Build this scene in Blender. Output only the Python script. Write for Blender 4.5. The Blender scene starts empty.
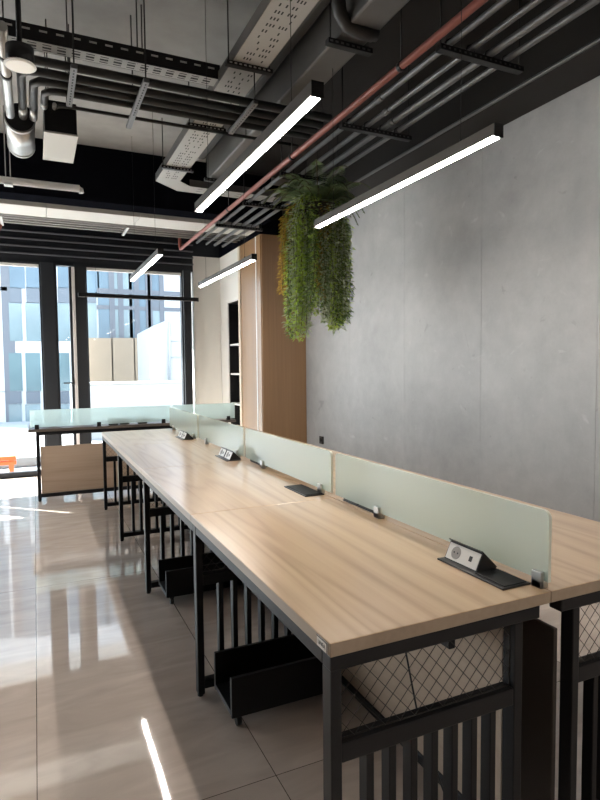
import bpy, bmesh, math, random
from mathutils import Vector, Matrix
random.seed(7)
S = bpy.context.scene
COL = S.collection

# ------------------------------------------------------------------ camera numbers
YAW, PIT, ROLL, FPX, CAMH = math.radians(24.805), math.radians(-3.2415), math.radians(-0.546), 572.3, 1.35
Fw = Vector((math.sin(YAW)*math.cos(PIT), math.cos(YAW)*math.cos(PIT), math.sin(PIT)))
Rt = Fw.cross(Vector((0, 0, 1))).normalized()
Up = Rt.cross(Fw)
cr, sr = math.cos(ROLL), math.sin(ROLL)
Rt, Up = cr*Rt + sr*Up, -sr*Rt + cr*Up
def at(px, py, Y):
    """point seen at pixel px,py on the vertical plane y = Y (surveying the far facades)"""
    d = Fw + Rt*((px-300)/FPX) - Up*((py-400)/FPX)
    t = Y/d.y
    return Vector((d.x*t, Y, CAMH + d.z*t))

# ------------------------------------------------------------------ materials
def newmat(name):
    m = bpy.data.materials.new(name); m.use_nodes = True
    nt = m.node_tree
    b = nt.nodes['Principled BSDF']
    return m, nt, b
def N(nt, t, **kw):
    n = nt.nodes.new(t)
    for k, v in kw.items():
        setattr(n, k, v)
    return n
def simple(name, col, rough=0.5, metal=0.0, spec=0.5, bump=0.0, bscale=60, var=0.0):
    m, nt, b = newmat(name)
    b.inputs['Base Color'].default_value = (*col, 1)
    b.inputs['Roughness'].default_value = rough
    b.inputs['Metallic'].default_value = metal
    b.inputs['Specular IOR Level'].default_value = spec
    tc = N(nt, 'ShaderNodeTexCoord')
    nz = N(nt, 'ShaderNodeTexNoise'); nz.inputs['Scale'].default_value = bscale; nz.inputs['Detail'].default_value = 4
    nt.links.new(tc.outputs['Object'], nz.inputs['Vector'])
    v = max(var, 0.03)
    mp = N(nt, 'ShaderNodeMapRange'); mp.inputs['To Min'].default_value = 1-v; mp.inputs['To Max'].default_value = 1+v
    nt.links.new(nz.outputs['Fac'], mp.inputs['Value'])
    mx = N(nt, 'ShaderNodeMix', data_type='RGBA', blend_type='MULTIPLY'); mx.inputs[0].default_value = 1
    mx.inputs[6].default_value = (*col, 1)
    nt.links.new(mp.outputs['Result'], mx.inputs[7])
    nt.links.new(mx.outputs[2], b.inputs['Base Color'])
    if bump:
        bp = N(nt, 'ShaderNodeBump'); bp.inputs['Strength'].default_value = bump; bp.inputs['Distance'].default_value = 0.002
        nt.links.new(nz.outputs['Fac'], bp.inputs['Height']); nt.links.new(bp.outputs['Normal'], b.inputs['Normal'])
    return m

def ramp(nt, stops):
    r = N(nt, 'ShaderNodeValToRGB')
    el = r.color_ramp.elements
    while len(el) < len(stops): el.new(0.5)
    for e, (p, c) in zip(el, stops):
        e.position = p; e.color = (*c, 1)
    return r

def wood(name, dark, mid, light, rough=0.35, axis='Y', ring=3.0, scale=1.0, coat=0.0):
    m, nt, b = newmat(name)
    L = nt.links.new
    tc = N(nt, 'ShaderNodeTexCoord'); oi = N(nt, 'ShaderNodeObjectInfo')
    off = N(nt, 'ShaderNodeVectorMath', operation='SCALE'); off.inputs[0].default_value = (7.3, 11.1, 3.7)
    L(oi.outputs['Random'], off.inputs['Scale'])
    ad = N(nt, 'ShaderNodeVectorMath', operation='ADD'); L(tc.outputs['Object'], ad.inputs[0]); L(off.outputs[0], ad.inputs[1])
    st = {'Y': (6.5, 0.62, 6.5), 'Z': (9, 9, 0.9), 'X': (0.9, 9, 9)}[axis]
    mp = N(nt, 'ShaderNodeMapping'); mp.inputs['Scale'].default_value = tuple(s*scale for s in st); L(ad.outputs[0], mp.inputs['Vector'])
    # cathedral rings: distorted slow noise turned into bands
    n1 = N(nt, 'ShaderNodeTexNoise'); n1.inputs['Scale'].default_value = 0.55; n1.inputs['Detail'].default_value = 1.5; n1.inputs['Distortion'].default_value = 0.5
    L(mp.outputs[0], n1.inputs['Vector'])
    ml = N(nt, 'ShaderNodeMath', operation='MULTIPLY'); ml.inputs[1].default_value = ring*14; L(n1.outputs['Fac'], ml.inputs[0])
    sn = N(nt, 'ShaderNodeMath', operation='SINE'); L(ml.outputs[0], sn.inputs[0])
    mr = N(nt, 'ShaderNodeMapRange'); mr.inputs['From Min'].default_value = -1; L(sn.outputs[0], mr.inputs['Value'])
    pw = N(nt, 'ShaderNodeMath', operation='POWER'); pw.inputs[1].default_value = 0.7; L(mr.outputs[0], pw.inputs[0]); mr = pw
    # fine fibres
    mp2 = N(nt, 'ShaderNodeMapping'); mp2.inputs['Scale'].default_value = tuple(s*scale*(9 if s > 1 else 2.2) for s in st); L(ad.outputs[0], mp2.inputs['Vector'])
    n2 = N(nt, 'ShaderNodeTexNoise'); n2.inputs['Scale'].default_value = 1.0; n2.inputs['Detail'].default_value = 5; L(mp2.outputs[0], n2.inputs['Vector'])
    a = N(nt, 'ShaderNodeMath', operation='MULTIPLY_ADD'); a.inputs[1].default_value = 0.30; L(mr.outputs[0], a.inputs[0])
    s2 = N(nt, 'ShaderNodeMath', operation='MULTIPLY'); s2.inputs[1].default_value = 0.70; L(n2.outputs['Fac'], s2.inputs[0]); L(s2.outputs[0], a.inputs[2])
    r = ramp(nt, [(0.15, dark), (0.5, mid), (0.85, light)]); L(a.outputs[0], r.inputs[0])
    L(r.outputs[0], b.inputs['Base Color'])
    b.inputs['Roughness'].default_value = rough
    b.inputs['Coat Weight'].default_value = coat; b.inputs['Coat Roughness'].default_value = 0.16; b.inputs['Coat IOR'].default_value = 1.6
    bp = N(nt, 'ShaderNodeBump'); bp.inputs['Strength'].default_value = 0.06; bp.inputs['Distance'].default_value = 0.001
    L(n2.outputs['Fac'], bp.inputs['Height']); L(bp.outputs[0], b.inputs['Normal'])
    return m

M = {}
M['oak'] = wood('light_oak_laminate', (0.345, 0.225, 0.133), (0.475, 0.328, 0.203), (0.54, 0.385, 0.246), 0.33, 'Y', 4.6, 1.0, 0.75)
M['oak_edge'] = wood('light_oak_edge_band', (0.26, 0.195, 0.14), (0.32, 0.24, 0.172), (0.36, 0.28, 0.205), 0.4, 'Y', 1.0)
M['oak_panel'] = wood('oak_panel', (0.31, 0.225, 0.16), (0.385, 0.285, 0.21), (0.43, 0.325, 0.245), 0.5, 'X', 1.2)
M['oak_panel_y'] = wood('oak_panel_long', (0.36, 0.275, 0.205), (0.44, 0.34, 0.255), (0.48, 0.38, 0.29), 0.5, 'Y', 1.2)
M['veneer'] = wood('warm_veneer', (0.26, 0.145, 0.068), (0.31, 0.178, 0.087), (0.355, 0.21, 0.106), 0.4, 'Z', 0.8, 0.6, 0.5)
M['black'] = simple('black_powder_coat', (0.009, 0.009, 0.0105), 0.42, 0, 0.28, 0.05, 300)
M['blackpl'] = simple('black_plastic', (0.014, 0.014, 0.015), 0.35, 0, 0.4)
M['cartblk'] = simple('black_board', (0.007, 0.007, 0.008), 0.5, 0, 0.22, 0.05, 200)
M['edgegrey'] = simple('grey_edge_band', (0.07, 0.07, 0.075), 0.5)
M['frame'] = simple('anthracite_window_frame', (0.016, 0.019, 0.025), 0.45, 0, 0.4)
M['alu'] = simple('pale_aluminium', (0.72, 0.68, 0.67), 0.35, 0.2)
M['white'] = simple('white_plastic', (0.8, 0.8, 0.79), 0.35)
M['whitepaint'] = simple('white_wall_paint', (0.76, 0.745, 0.71), 0.8, 0, 0.2, 0.05, 120)
M['ceil'] = simple('dark_grey_ceiling', (0.29, 0.288, 0.284), 0.85, 0, 0.15, 0.2, 5, 0.25)
M['darkpaint'] = simple('black_ceiling_paint', (0.005, 0.0055, 0.008), 0.95, 0, 0.0)
M['ledge'] = simple('louvre_ledge_highlight', (0.07, 0.075, 0.09), 0.5)  # edge highlights put into the colour, paler than the wall behind
M['bulk'] = simple('bulkhead_charcoal_paint', (0.015, 0.0135, 0.013), 0.65, 0, 0.3)
M['galv'] = simple('galvanised_steel', (0.42, 0.42, 0.41), 0.45, 0.35, 0.5, 0.1, 30, 0.12)
M['ductgrey'] = simple('grey_painted_duct', (0.10, 0.098, 0.095), 0.45, 0.3, 0.4, 0.15, 8, 0.15)
M['conduit'] = simple('grey_conduit', (0.105, 0.105, 0.108), 0.42, 0.3)
M['palepipe'] = simple('pale_conduit', (0.45, 0.45, 0.44), 0.4, 0.2)
M['chrome'] = simple('bright_foil', (0.42, 0.42, 0.41), 0.36, 0.8, 0.5, 0.3, 25)
M['insul'] = simple('black_rubber_insulation', (0.018, 0.018, 0.018), 0.5, 0, 0.4, 0.1, 90)
M['red'] = simple('red_sprinkler_paint', (0.24, 0.075, 0.06), 0.45)
M['tray_white'] = simple('pale_tray_sheet', (0.33, 0.325, 0.31), 0.5, 0.2)
M['ductwhite'] = simple('pale_duct_board', (0.50, 0.50, 0.475), 0.6)
M['slot'] = simple('dark_slot', (0.02, 0.02, 0.02), 0.8)
M['socket'] = simple('socket_white', (0.72, 0.69, 0.64), 0.35)
M['sockgrey'] = simple('grey_socket', (0.30, 0.275, 0.25), 0.45)
M['teal'] = simple('teal_plastic', (0.02, 0.11, 0.12), 0.4)
M['sockdark'] = simple('socket_hole', (0.12, 0.11, 0.10), 0.5)
M['steel'] = simple('brushed_steel', (0.55, 0.54, 0.52), 0.3, 0.9)
M['darkpanel'] = simple('dark_bronze_panel', (0.045, 0.036, 0.030), 0.55)
M['wire'] = simple('dark_wire', (0.02, 0.016, 0.013), 0.5)
M['housing'] = simple('lamp_housing', (0.05, 0.043, 0.038), 0.45)
M['pot'] = simple('dark_planter', (0.03, 0.026, 0.02), 0.8)
M['ink'] = simple('dark_ink', (0.03, 0.028, 0.03), 0.6)
M['plate'] = simple('maker_plate', (0.62, 0.58, 0.53), 0.3, 0.4)
M['stem'] = simple('plant_stem', (0.10, 0.09, 0.03), 0.7)
M['fac_white'] = simple('white_facade_panel', (0.52, 0.53, 0.54), 0.6)
M['fac_beige'] = simple('beige_facade_stone', (0.31, 0.245, 0.18), 0.8, 0, 0.2, 0, 3, 0.06)
M['fac_grey'] = simple('grey_spandrel', (0.115, 0.135, 0.16), 0.4)
M['fac_line'] = simple('facade_joint', (0.12, 0.13, 0.15), 0.6)
M['terrace'] = simple('white_render', (0.42, 0.42, 0.41), 0.8)
M['paving'] = simple('pale_paving', (0.34, 0.335, 0.325), 0.8, 0, 0.2, 0.1, 12, 0.1)
M['orange'] = simple('orange_barrier_plastic', (0.80, 0.17, 0.05), 0.5)
M['kerb'] = simple('grey_kerb', (0.33, 0.35, 0.36), 0.8)

def facglass(name, col):
    m, nt, b = newmat(name)
    L = nt.links.new
    tc = N(nt, 'ShaderNodeTexCoord')
    nz = N(nt, 'ShaderNodeTexNoise'); nz.inputs['Scale'].default_value = 0.9; nz.inputs['Detail'].default_value = 2
    L(tc.outputs['Object'], nz.inputs['Vector'])
    r = ramp(nt, [(0.3, tuple(c*0.85 for c in col)), (0.7, tuple(min(1, c*1.12) for c in col))]); L(nz.outputs['Fac'], r.inputs[0])
    L(r.outputs[0], b.inputs['Base Color']); b.inputs['Roughness'].default_value = 0.15
    return m
M['fg_blue'] = facglass('facade_blue_glass', (0.10, 0.155, 0.20))
M['fg_teal'] = facglass('facade_teal_glass', (0.135, 0.195, 0.21))
M['fg_pale'] = facglass('facade_pale_glass', (0.185, 0.245, 0.265))

# concrete wall
def concrete():
    m, nt, b = newmat('fair_faced_concrete'); L = nt.links.new
    tc = N(nt, 'ShaderNodeTexCoord'); 
    n1 = N(nt, 'ShaderNodeTexNoise'); n1.inputs['Scale'].default_value = 1.1; n1.inputs['Detail'].default_value = 6; n1.inputs['Roughness'].default_value = 0.6; n1.inputs['Distortion'].default_value = 0.4
    n2 = N(nt, 'ShaderNodeTexNoise'); n2.inputs['Scale'].default_value = 9; n2.inputs['Detail'].default_value = 6; n2.inputs['Roughness'].default_value = 0.7
    L(tc.outputs['Object'], n1.inputs['Vector']); L(tc.outputs['Object'], n2.inputs['Vector'])
    a = N(nt, 'ShaderNodeMath', operation='MULTIPLY_ADD'); a.inputs[1].default_value = 0.35; L(n2.outputs['Fac'], a.inputs[0])
    s = N(nt, 'ShaderNodeMath', operation='MULTIPLY'); s.inputs[1].default_value = 0.65; L(n1.outputs['Fac'], s.inputs[0]); L(s.outputs[0], a.inputs[2])
    r = ramp(nt, [(0.30, (0.285, 0.29, 0.295)), (0.5, (0.365, 0.37, 0.375)), (0.70, (0.44, 0.445, 0.448))]); L(a.outputs[0], r.inputs[0])
    # small dark pits and scuffs
    n3 = N(nt, 'ShaderNodeTexNoise'); n3.inputs['Scale'].default_value = 5.5; n3.inputs['Detail'].default_value = 3; n3.inputs['Distortion'].default_value = 1.5
    L(tc.outputs['Object'], n3.inputs['Vector'])
    r3 = ramp(nt, [(0.70, (1, 1, 1)), (0.76, (0.82, 0.82, 0.81)), (0.9, (0.78, 0.78, 0.77))]); L(n3.outputs['Fac'], r3.inputs[0])
    mx = N(nt, 'ShaderNodeMix', data_type='RGBA', blend_type='MULTIPLY'); mx.inputs[0].default_value = 1
    L(r.outputs[0], mx.inputs[6]); L(r3.outputs[0], mx.inputs[7])
    # light lime scuffs
    n4 = N(nt, 'ShaderNodeTexNoise'); n4.inputs['Scale'].default_value = 3.1; n4.inputs['Detail'].default_value = 5; n4.inputs['Distortion'].default_value = 2.5
    mp4 = N(nt, 'ShaderNodeMapping'); mp4.inputs['Location'].default_value = (4, 2, 9); L(tc.outputs['Object'], mp4.inputs[0]); L(mp4.outputs[0], n4.inputs['Vector'])
    r4 = ramp(nt, [(0.66, (0, 0, 0)), (0.8, (0.10, 0.10, 0.10)), (1.0, (0.14, 0.14, 0.14))]); L(n4.outputs['Fac'], r4.inputs[0])
    mx2 = N(nt, 'ShaderNodeMix', data_type='RGBA', blend_type='ADD'); mx2.inputs[0].default_value = 1
    L(mx.outputs[2], mx2.inputs[6]); L(r4.outputs[0], mx2.inputs[7])
    L(mx2.outputs[2], b.inputs['Base Color'])
    b.inputs['Roughness'].default_value = 0.55
    bp = N(nt, 'ShaderNodeBump'); bp.inputs['Strength'].default_value = 0.12; bp.inputs['Distance'].default_value = 0.004
    L(a.outputs[0], bp.inputs['Height']); L(bp.outputs[0], b.inputs['Normal'])
    return m
M['concrete'] = concrete()

# polished stone tile
TX0, TY0, TW, TL = -0.037, 1.695, 0.72, 2.16
def tilefloor():
    m, nt, b = newmat('polished_stone_tile'); L = nt.links.new
    tc = N(nt, 'ShaderNodeTexCoord'); sp = N(nt, 'ShaderNodeSeparateXYZ'); L(tc.outputs['Object'], sp.inputs[0])
    def joint(sock, o, w):
        a = N(nt, 'ShaderNodeMath', operation='SUBTRACT'); a.inputs[1].default_value = o; L(sock, a.inputs[0])
        d = N(nt, 'ShaderNodeMath', operation='DIVIDE'); d.inputs[1].default_value = w; L(a.outputs[0], d.inputs[0])
        f = N(nt, 'ShaderNodeMath', operation='FLOOR'); L(d.outputs[0], f.inputs[0])
        fr = N(nt, 'ShaderNodeMath', operation='SUBTRACT'); L(d.outputs[0], fr.inputs[0]); L(f.outputs[0], fr.inputs[1])
        h = N(nt, 'ShaderNodeMath', operation='PINGPONG'); h.inputs[1].default_value = 0.5; L(fr.outputs[0], h.inputs[0])
        lt = N(nt, 'ShaderNodeMath', operation='LESS_THAN'); lt.inputs[1].default_value = 0.0014/w; L(h.outputs[0], lt.inputs[0])
        return lt.outputs[0], f.outputs[0]
    jx, ix = joint(sp.outputs['X'], TX0, TW); jy, iy = joint(sp.outputs['Y'], TY0, TL)
    mxj = N(nt, 'ShaderNodeMath', operation='MAXIMUM'); L(jx, mxj.inputs[0]); L(jy, mxj.inputs[1])
    cb = N(nt, 'ShaderNodeCombineXYZ'); L(ix, cb.inputs[0]); L(iy, cb.inputs[1])
    wn = N(nt, 'ShaderNodeTexWhiteNoise', noise_dimensions='3D'); L(cb.outputs[0], wn.inputs['Vector'])
    ofs = N(nt, 'ShaderNodeVectorMath', operation='SCALE'); ofs.inputs['Scale'].default_value = 6; L(wn.outputs['Color'], ofs.inputs[0])
    ad = N(nt, 'ShaderNodeVectorMath', operation='ADD'); L(tc.outputs['Object'], ad.inputs[0]); L(ofs.outputs[0], ad.inputs[1])
    mp = N(nt, 'ShaderNodeMapping'); mp.inputs['Scale'].default_value = (1.2, 4.5, 1); mp.inputs['Rotation'].default_value = (0, 0, 0.25); L(ad.outputs[0], mp.inputs[0])
    n1 = N(nt, 'ShaderNodeTexNoise'); n1.inputs['Scale'].default_value = 2.0; n1.inputs['Detail'].default_value = 7; n1.inputs['Distortion'].default_value = 1.2; L(mp.outputs[0], n1.inputs['Vector'])
    r = ramp(nt, [(0.30, (0.53, 0.445, 0.385)), (0.52, (0.605, 0.515, 0.45)), (0.70, (0.68, 0.585, 0.515))]); L(n1.outputs['Fac'], r.inputs[0])
    mx = N(nt, 'ShaderNodeMix', data_type='RGBA'); L(mxj.outputs[0], mx.inputs[0]); L(r.outputs[0], mx.inputs[6]); mx.inputs[7].default_value = (0.09, 0.075, 0.065, 1)
    L(mx.outputs[2], b.inputs['Base Color'])
    b.inputs['Roughness'].default_value = 0.035
    b.inputs['IOR'].default_value = 2.2
    n2 = N(nt, 'ShaderNodeTexNoise'); n2.inputs['Scale'].default_value = 2.4; n2.inputs['Detail'].default_value = 1.5; L(ad.outputs[0], n2.inputs['Vector'])
    bp = N(nt, 'ShaderNodeBump'); bp.inputs['Strength'].default_value = 0.07; bp.inputs['Distance'].default_value = 0.006
    L(n2.outputs['Fac'], bp.inputs['Height']); L(bp.outputs[0], b.inputs['Normal'])
    return m
M['tile'] = tilefloor()

def schlick(nt, f0):
    lw = N(nt, 'ShaderNodeLayerWeight'); lw.inputs['Blend'].default_value = .5
    p = N(nt, 'ShaderNodeMath', operation='POWER'); p.inputs[1].default_value = 5; nt.links.new(lw.outputs['Facing'], p.inputs[0])
    m = N(nt, 'ShaderNodeMath', operation='MULTIPLY_ADD'); m.inputs[1].default_value = 1-f0; m.inputs[2].default_value = f0; nt.links.new(p.outputs[0], m.inputs[0])
    return m
def clearglass():
    m, nt, b = newmat('window_glass'); nt.nodes.remove(b); L = nt.links.new
    t = N(nt, 'ShaderNodeBsdfTransparent'); t.inputs[0].default_value = (0.95, 0.98, 0.99, 1)
    g = N(nt, 'ShaderNodeBsdfGlossy'); g.inputs['Roughness'].default_value = 0.02
    f = schlick(nt, .003)
    mx = N(nt, 'ShaderNodeMixShader'); L(f.outputs[0], mx.inputs[0]); L(t.outputs[0], mx.inputs[1]); L(g.outputs[0], mx.inputs[2])
    L(mx.outputs[0], nt.nodes['Material Output'].inputs[0])
    return m
M['glass'] = clearglass()
def frosted():
    m, nt, b = newmat('frosted_green_glass'); nt.nodes.remove(b); L = nt.links.new
    t = N(nt, 'ShaderNodeBsdfTransparent'); t.inputs[0].default_value = (0.85, 0.95, 0.935, 1)
    d = N(nt, 'ShaderNodeBsdfDiffuse'); d.inputs[0].default_value = (0.91, 0.94, 0.89, 1)
    tr = N(nt, 'ShaderNodeBsdfTranslucent'); tr.inputs[0].default_value = (0.86, 0.97, 0.95, 1)
    g = N(nt, 'ShaderNodeBsdfGlossy'); g.inputs['Roughness'].default_value = 0.08
    nz = N(nt, 'ShaderNodeTexNoise'); nz.inputs['Scale'].default_value = 400
    a = N(nt, 'ShaderNodeMixShader'); a.inputs[0].default_value = 0.66; L(d.outputs[0], a.inputs[1]); L(tr.outputs[0], a.inputs[2])
    mr = N(nt, 'ShaderNodeMapRange'); mr.inputs['To Min'].default_value = 0.50; mr.inputs['To Max'].default_value = 0.56; L(nz.outputs['Fac'], mr.inputs['Value'])
    c = N(nt, 'ShaderNodeMixShader'); L(mr.outputs[0], c.inputs[0]); L(t.outputs[0], c.inputs[1]); L(a.outputs[0], c.inputs[2])
    f = schlick(nt, .04)
    e = N(nt, 'ShaderNodeMixShader'); L(f.outputs[0], e.inputs[0]); L(c.outputs[0], e.inputs[1]); L(g.outputs[0], e.inputs[2])
    L(e.outputs[0], nt.nodes['Material Output'].inputs[0])
    return m
M['frost'] = frosted()
M['glassedge'] = simple('green_glass_edge', (0.66, 0.67, 0.58), 0.2)
def emit(name, col, st):
    m, nt, b = newmat(name)
    b.inputs['Base Color'].default_value = (0.8, 0.8, 0.78, 1)
    b.inputs['Emission Color'].default_value = (*col, 1); b.inputs['Emission Strength'].default_value = st
    return m
LAMP = 80.0
M['lamp'] = emit('lit_diffuser', (1.0, 0.92, 0.83), LAMP)
M['disc'] = simple('pale_lamp_disc', (0.92, 0.90, 0.85), 0.4)

def leafmat(name, c1, c2):
    m, nt, b = newmat(name); L = nt.links.new
    tc = N(nt, 'ShaderNodeTexCoord')
    nz = N(nt, 'ShaderNodeTexNoise'); nz.inputs['Scale'].default_value = 28; nz.inputs['Detail'].default_value = 2; L(tc.outputs['Object'], nz.inputs['Vector'])
    r = ramp(nt, [(0.3, c1), (0.7, c2)]); L(nz.outputs['Fac'], r.inputs[0]); L(r.outputs[0], b.inputs['Base Color'])
    b.inputs['Roughness'].default_value = 0.5
    b.inputs['Specular IOR Level'].default_value = 0.35
    tr = N(nt, 'ShaderNodeBsdfTranslucent'); L(r.outputs[0], tr.inputs[0])
    mx = N(nt, 'ShaderNodeMixShader'); mx.inputs[0].default_value = 0.3
    L(b.outputs[0], mx.inputs[1]); L(tr.outputs[0], mx.inputs[2]); L(mx.outputs[0], nt.nodes['Material Output'].inputs[0])
    return m
M['leaf_lime'] = leafmat('lime_green_leaf', (0.32, 0.46, 0.07), (0.54, 0.68, 0.16))
M['leaf_grey'] = leafmat('silvery_green_leaf', (0.33, 0.41, 0.24), (0.58, 0.64, 0.48))
M['leaf_deep'] = leafmat('deep_green_leaf', (0.09, 0.15, 0.045), (0.18, 0.27, 0.08))
M['leaf_rust'] = leafmat('ochre_leaf', (0.30, 0.19, 0.03), (0.50, 0.34, 0.06))
M['leaf_fern'] = leafmat('fern_leaf', (0.11, 0.17, 0.075), (0.20, 0.28, 0.13))

# ------------------------------------------------------------------ mesh builder
class MB:
    def __init__(self):
        self.bm = bmesh.new()
    def _merge(self, b2, mi):
        vm = {}
        for v in b2.verts: vm[v] = self.bm.verts.new(v.co)
        for f in b2.faces:
            try:
                nf = self.bm.faces.new([vm[v] for v in f.verts]); nf.material_index = mi; nf.smooth = f.smooth
            except ValueError: pass
        b2.free()
    def box(self, x0, x1, y0, y1, z0, z1, bev=0.0, mi=0, seg=2):
        b = bmesh.new()
        bmesh.ops.create_cube(b, size=1, matrix=Matrix.Translation(((x0+x1)/2, (y0+y1)/2, (z0+z1)/2)) @ Matrix.Diagonal((abs(x1-x0), abs(y1-y0), abs(z1-z0), 1)))
        if bev: bmesh.ops.bevel(b, geom=b.edges[:], offset=bev, segments=seg, affect='EDGES', profile=0.5)
        self._merge(b, mi); return self
    def cyl(self, p0, p1, r, seg=12, r2=None, mi=0, caps=True):
        p0, p1 = Vector(p0), Vector(p1); d = p1-p0
        b = bmesh.new()
        q = d.to_track_quat('Z', 'Y').to_matrix().to_4x4()
        bmesh.ops.create_cone(b, cap_ends=caps, segments=seg, radius1=r, radius2=r if r2 is None else r2, depth=d.length, matrix=Matrix.Translation((p0+p1)/2) @ q)
        for f in b.faces: f.smooth = len(f.verts) == 4
        self._merge(b, mi); return self
    def tube(self, pts, r, seg=10, mi=0):
        pts = [Vector(p) for p in pts]
        rings = []
        up = Vector((0, 0, 1))
        for i, p in enumerate(pts):
            t = (pts[min(i+1, len(pts)-1)] - pts[max(i-1, 0)]).normalized()
            if i == 0:
                n = t.cross(up)
                if n.length < 1e-3: n = t.cross(Vector((1, 0, 0)))
                n.normalize()
            else:
                n = (n - t*n.dot(t)).normalized()
            bn = t.cross(n)
            rings.append([self.bm.verts.new(p + r*(math.cos(2*math.pi*k/seg)*n + math.sin(2*math.pi*k/seg)*bn)) for k in range(seg)])
        for a, b in zip(rings, rings[1:]):
            for k in range(seg):
                f = self.bm.faces.new([a[k], a[(k+1) % seg], b[(k+1) % seg], b[k]]); f.smooth = True; f.material_index = mi
        for ring, rev in ((rings[0], False), (rings[-1], True)):
            f = self.bm.faces.new(ring[::-1] if rev else ring); f.material_index = mi
        return self
    def poly(self, pts, mi=0):
        f = self.bm.faces.new([self.bm.verts.new(p) for p in pts]); f.material_index = mi; return self
    def prism(self, prof, axis, a, b, mi=0):
        """closed profile extruded along an axis; prof = 2D points in the other two axes"""
        def P(u, v, w):
            return {'x': (w, u, v), 'y': (u, w, v), 'z': (u, v, w)}[axis]
        A = [self.bm.verts.new(P(u, v, a)) for u, v in prof]; B = [self.bm.verts.new(P(u, v, b)) for u, v in prof]
        n = len(prof)
        for k in range(n):
            self.bm.faces.new([A[k], A[(k+1) % n], B[(k+1) % n], B[k]]).material_index = mi
        self.bm.faces.new(A[::-1]).material_index = mi; self.bm.faces.new(B).material_index = mi
        return self
    def build(self, name, mats, parent=None, origin=None, recalc=True):
        if recalc: bmesh.ops.recalc_face_normals(self.bm, faces=self.bm.faces[:])
        o0 = Vector(origin) if origin is not None else (WL[parent.name] if parent is not None else Vector((0, 0, 0)))
        bmesh.ops.translate(self.bm, verts=self.bm.verts[:], vec=-o0)
        me = bpy.data.meshes.new(name); self.bm.to_mesh(me); self.bm.free()
        for m in (mats if isinstance(mats, (list, tuple)) else [mats]): me.materials.append(m)
        o = bpy.data.objects.new(name, me); COL.objects.link(o)
        if parent is not None:
            o.parent = parent; o.location = o0 - WL[parent.name]
        else: o.location = o0
        WL[o.name] = o0
        return o
WL = {}
def tag(o, label, cat, group=None):
    o['label'] = label; o['category'] = cat
    if group: o['group'] = group
    return o
def thing(name, loc, label, cat, group=None):
    o = bpy.data.objects.new(name, None); o.empty_display_size = 0.05; COL.objects.link(o); o.location = loc
    WL[o.name] = Vector(loc)
    return tag(o, label, cat, group)
def struct(o):
    o['kind'] = 'structure'; return o
def bx(*a, **k): return MB().box(*a, **k)

def copy_thing(src, loc, label, group):
    def rec(o, par):
        c = o.copy(); COL.objects.link(c)
        if par is not None: c.parent = par
        for ch in list(o.children): rec(ch, c)
        return c
    r = rec(src, None); r.location = loc; r['label'] = label; r['group'] = group
    return r

# ------------------------------------------------------------------ room shell
RX0, RX1, RY0, RY1, RZ = -5.0, 3.03, -3.2, 8.06, 3.50
struct(bx(RX0-.15, RX1+.15, RY0-.15, RY1+.1, -.12, 0).build('floor', M['tile']))
struct(bx(RX0-.15, RX1+.15, RY0-.15, RY1+.25, RZ, RZ+.2).build('ceiling', M['ceil']))
# concrete wall in panels with narrow joints
mb = MB()
seams = [RY0, -0.60, 0.38, 1.365, 2.35, 3.325, 4.305, 5.29, RY1+.1]
for a, b in zip(seams, seams[1:]):
    mb.box(RX1, RX1+.14, a+.001, b-.001, 0, RZ)
mb.box(RX1+.003, RX1+.15, RY0, RY1+.1, 0, RZ)
struct(mb.build('wall_right', M['concrete']))
mb = MB(); mb.box(RX0-.14, RX0, RY0, RY1+.1, 2.71, RZ); mb.box(RX0-.14, RX0, RY0, RY1+.1, 0, .10); mb.box(RX0-.14, RX0, RY0, 4.6, .10, 2.71)
ly = [4.6, 6.3, RY1-.1]
for y in ly: mb.box(RX0-.14, RX0, y, y+.12, .10, 2.71)
struct(mb.build('wall_left', M['concrete']))
for k, (a, b) in enumerate(zip(ly, ly[1:])):
    struct(bx(RX0-.08, RX0-.074, a+.12, b, .10, 2.71).build('window_%d' % (7+k), M['glass']))  # unseen glazing added in the left wall to let in more daylight
struct(bx(RX0, RX1, RY0-.14, RY0, 0, RZ).build('wall_front', M['ductgrey']))
# charcoal bulkhead above the concrete wall
struct(bx(2.72, RX1, RY0, 6.36, 3.02, RZ, .012).build('trim_1', M['bulk']))
struct(bx(2.44, RX1, 6.362, RY1, 2.925, RZ, .006).build('trim_2', M['darkpaint']))
struct(bx(1.74, 2.719, RY0, 5.949, 3.44, RZ).build('trim_7', M['bulk']))
# white painted wall beside the window and the return with the niche
mb = MB()
mb.box(2.06, RX1, 8.0, RY1+.1, 0, 2.925)
struct(mb.build('wall_back', M['whitepaint']))
mb = MB()
mb.box(2.45, 2.60, 7.665, 7.998, 0, 2.924)
mb.box(2.45, 2.60, 7.18, 7.665, 2.26, 2.924)
mb.box(2.95, RX1-.001, 7.18, 7.998, 0, 2.924)
struct(mb.build('wall_niche', M['whitepaint']))

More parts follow.
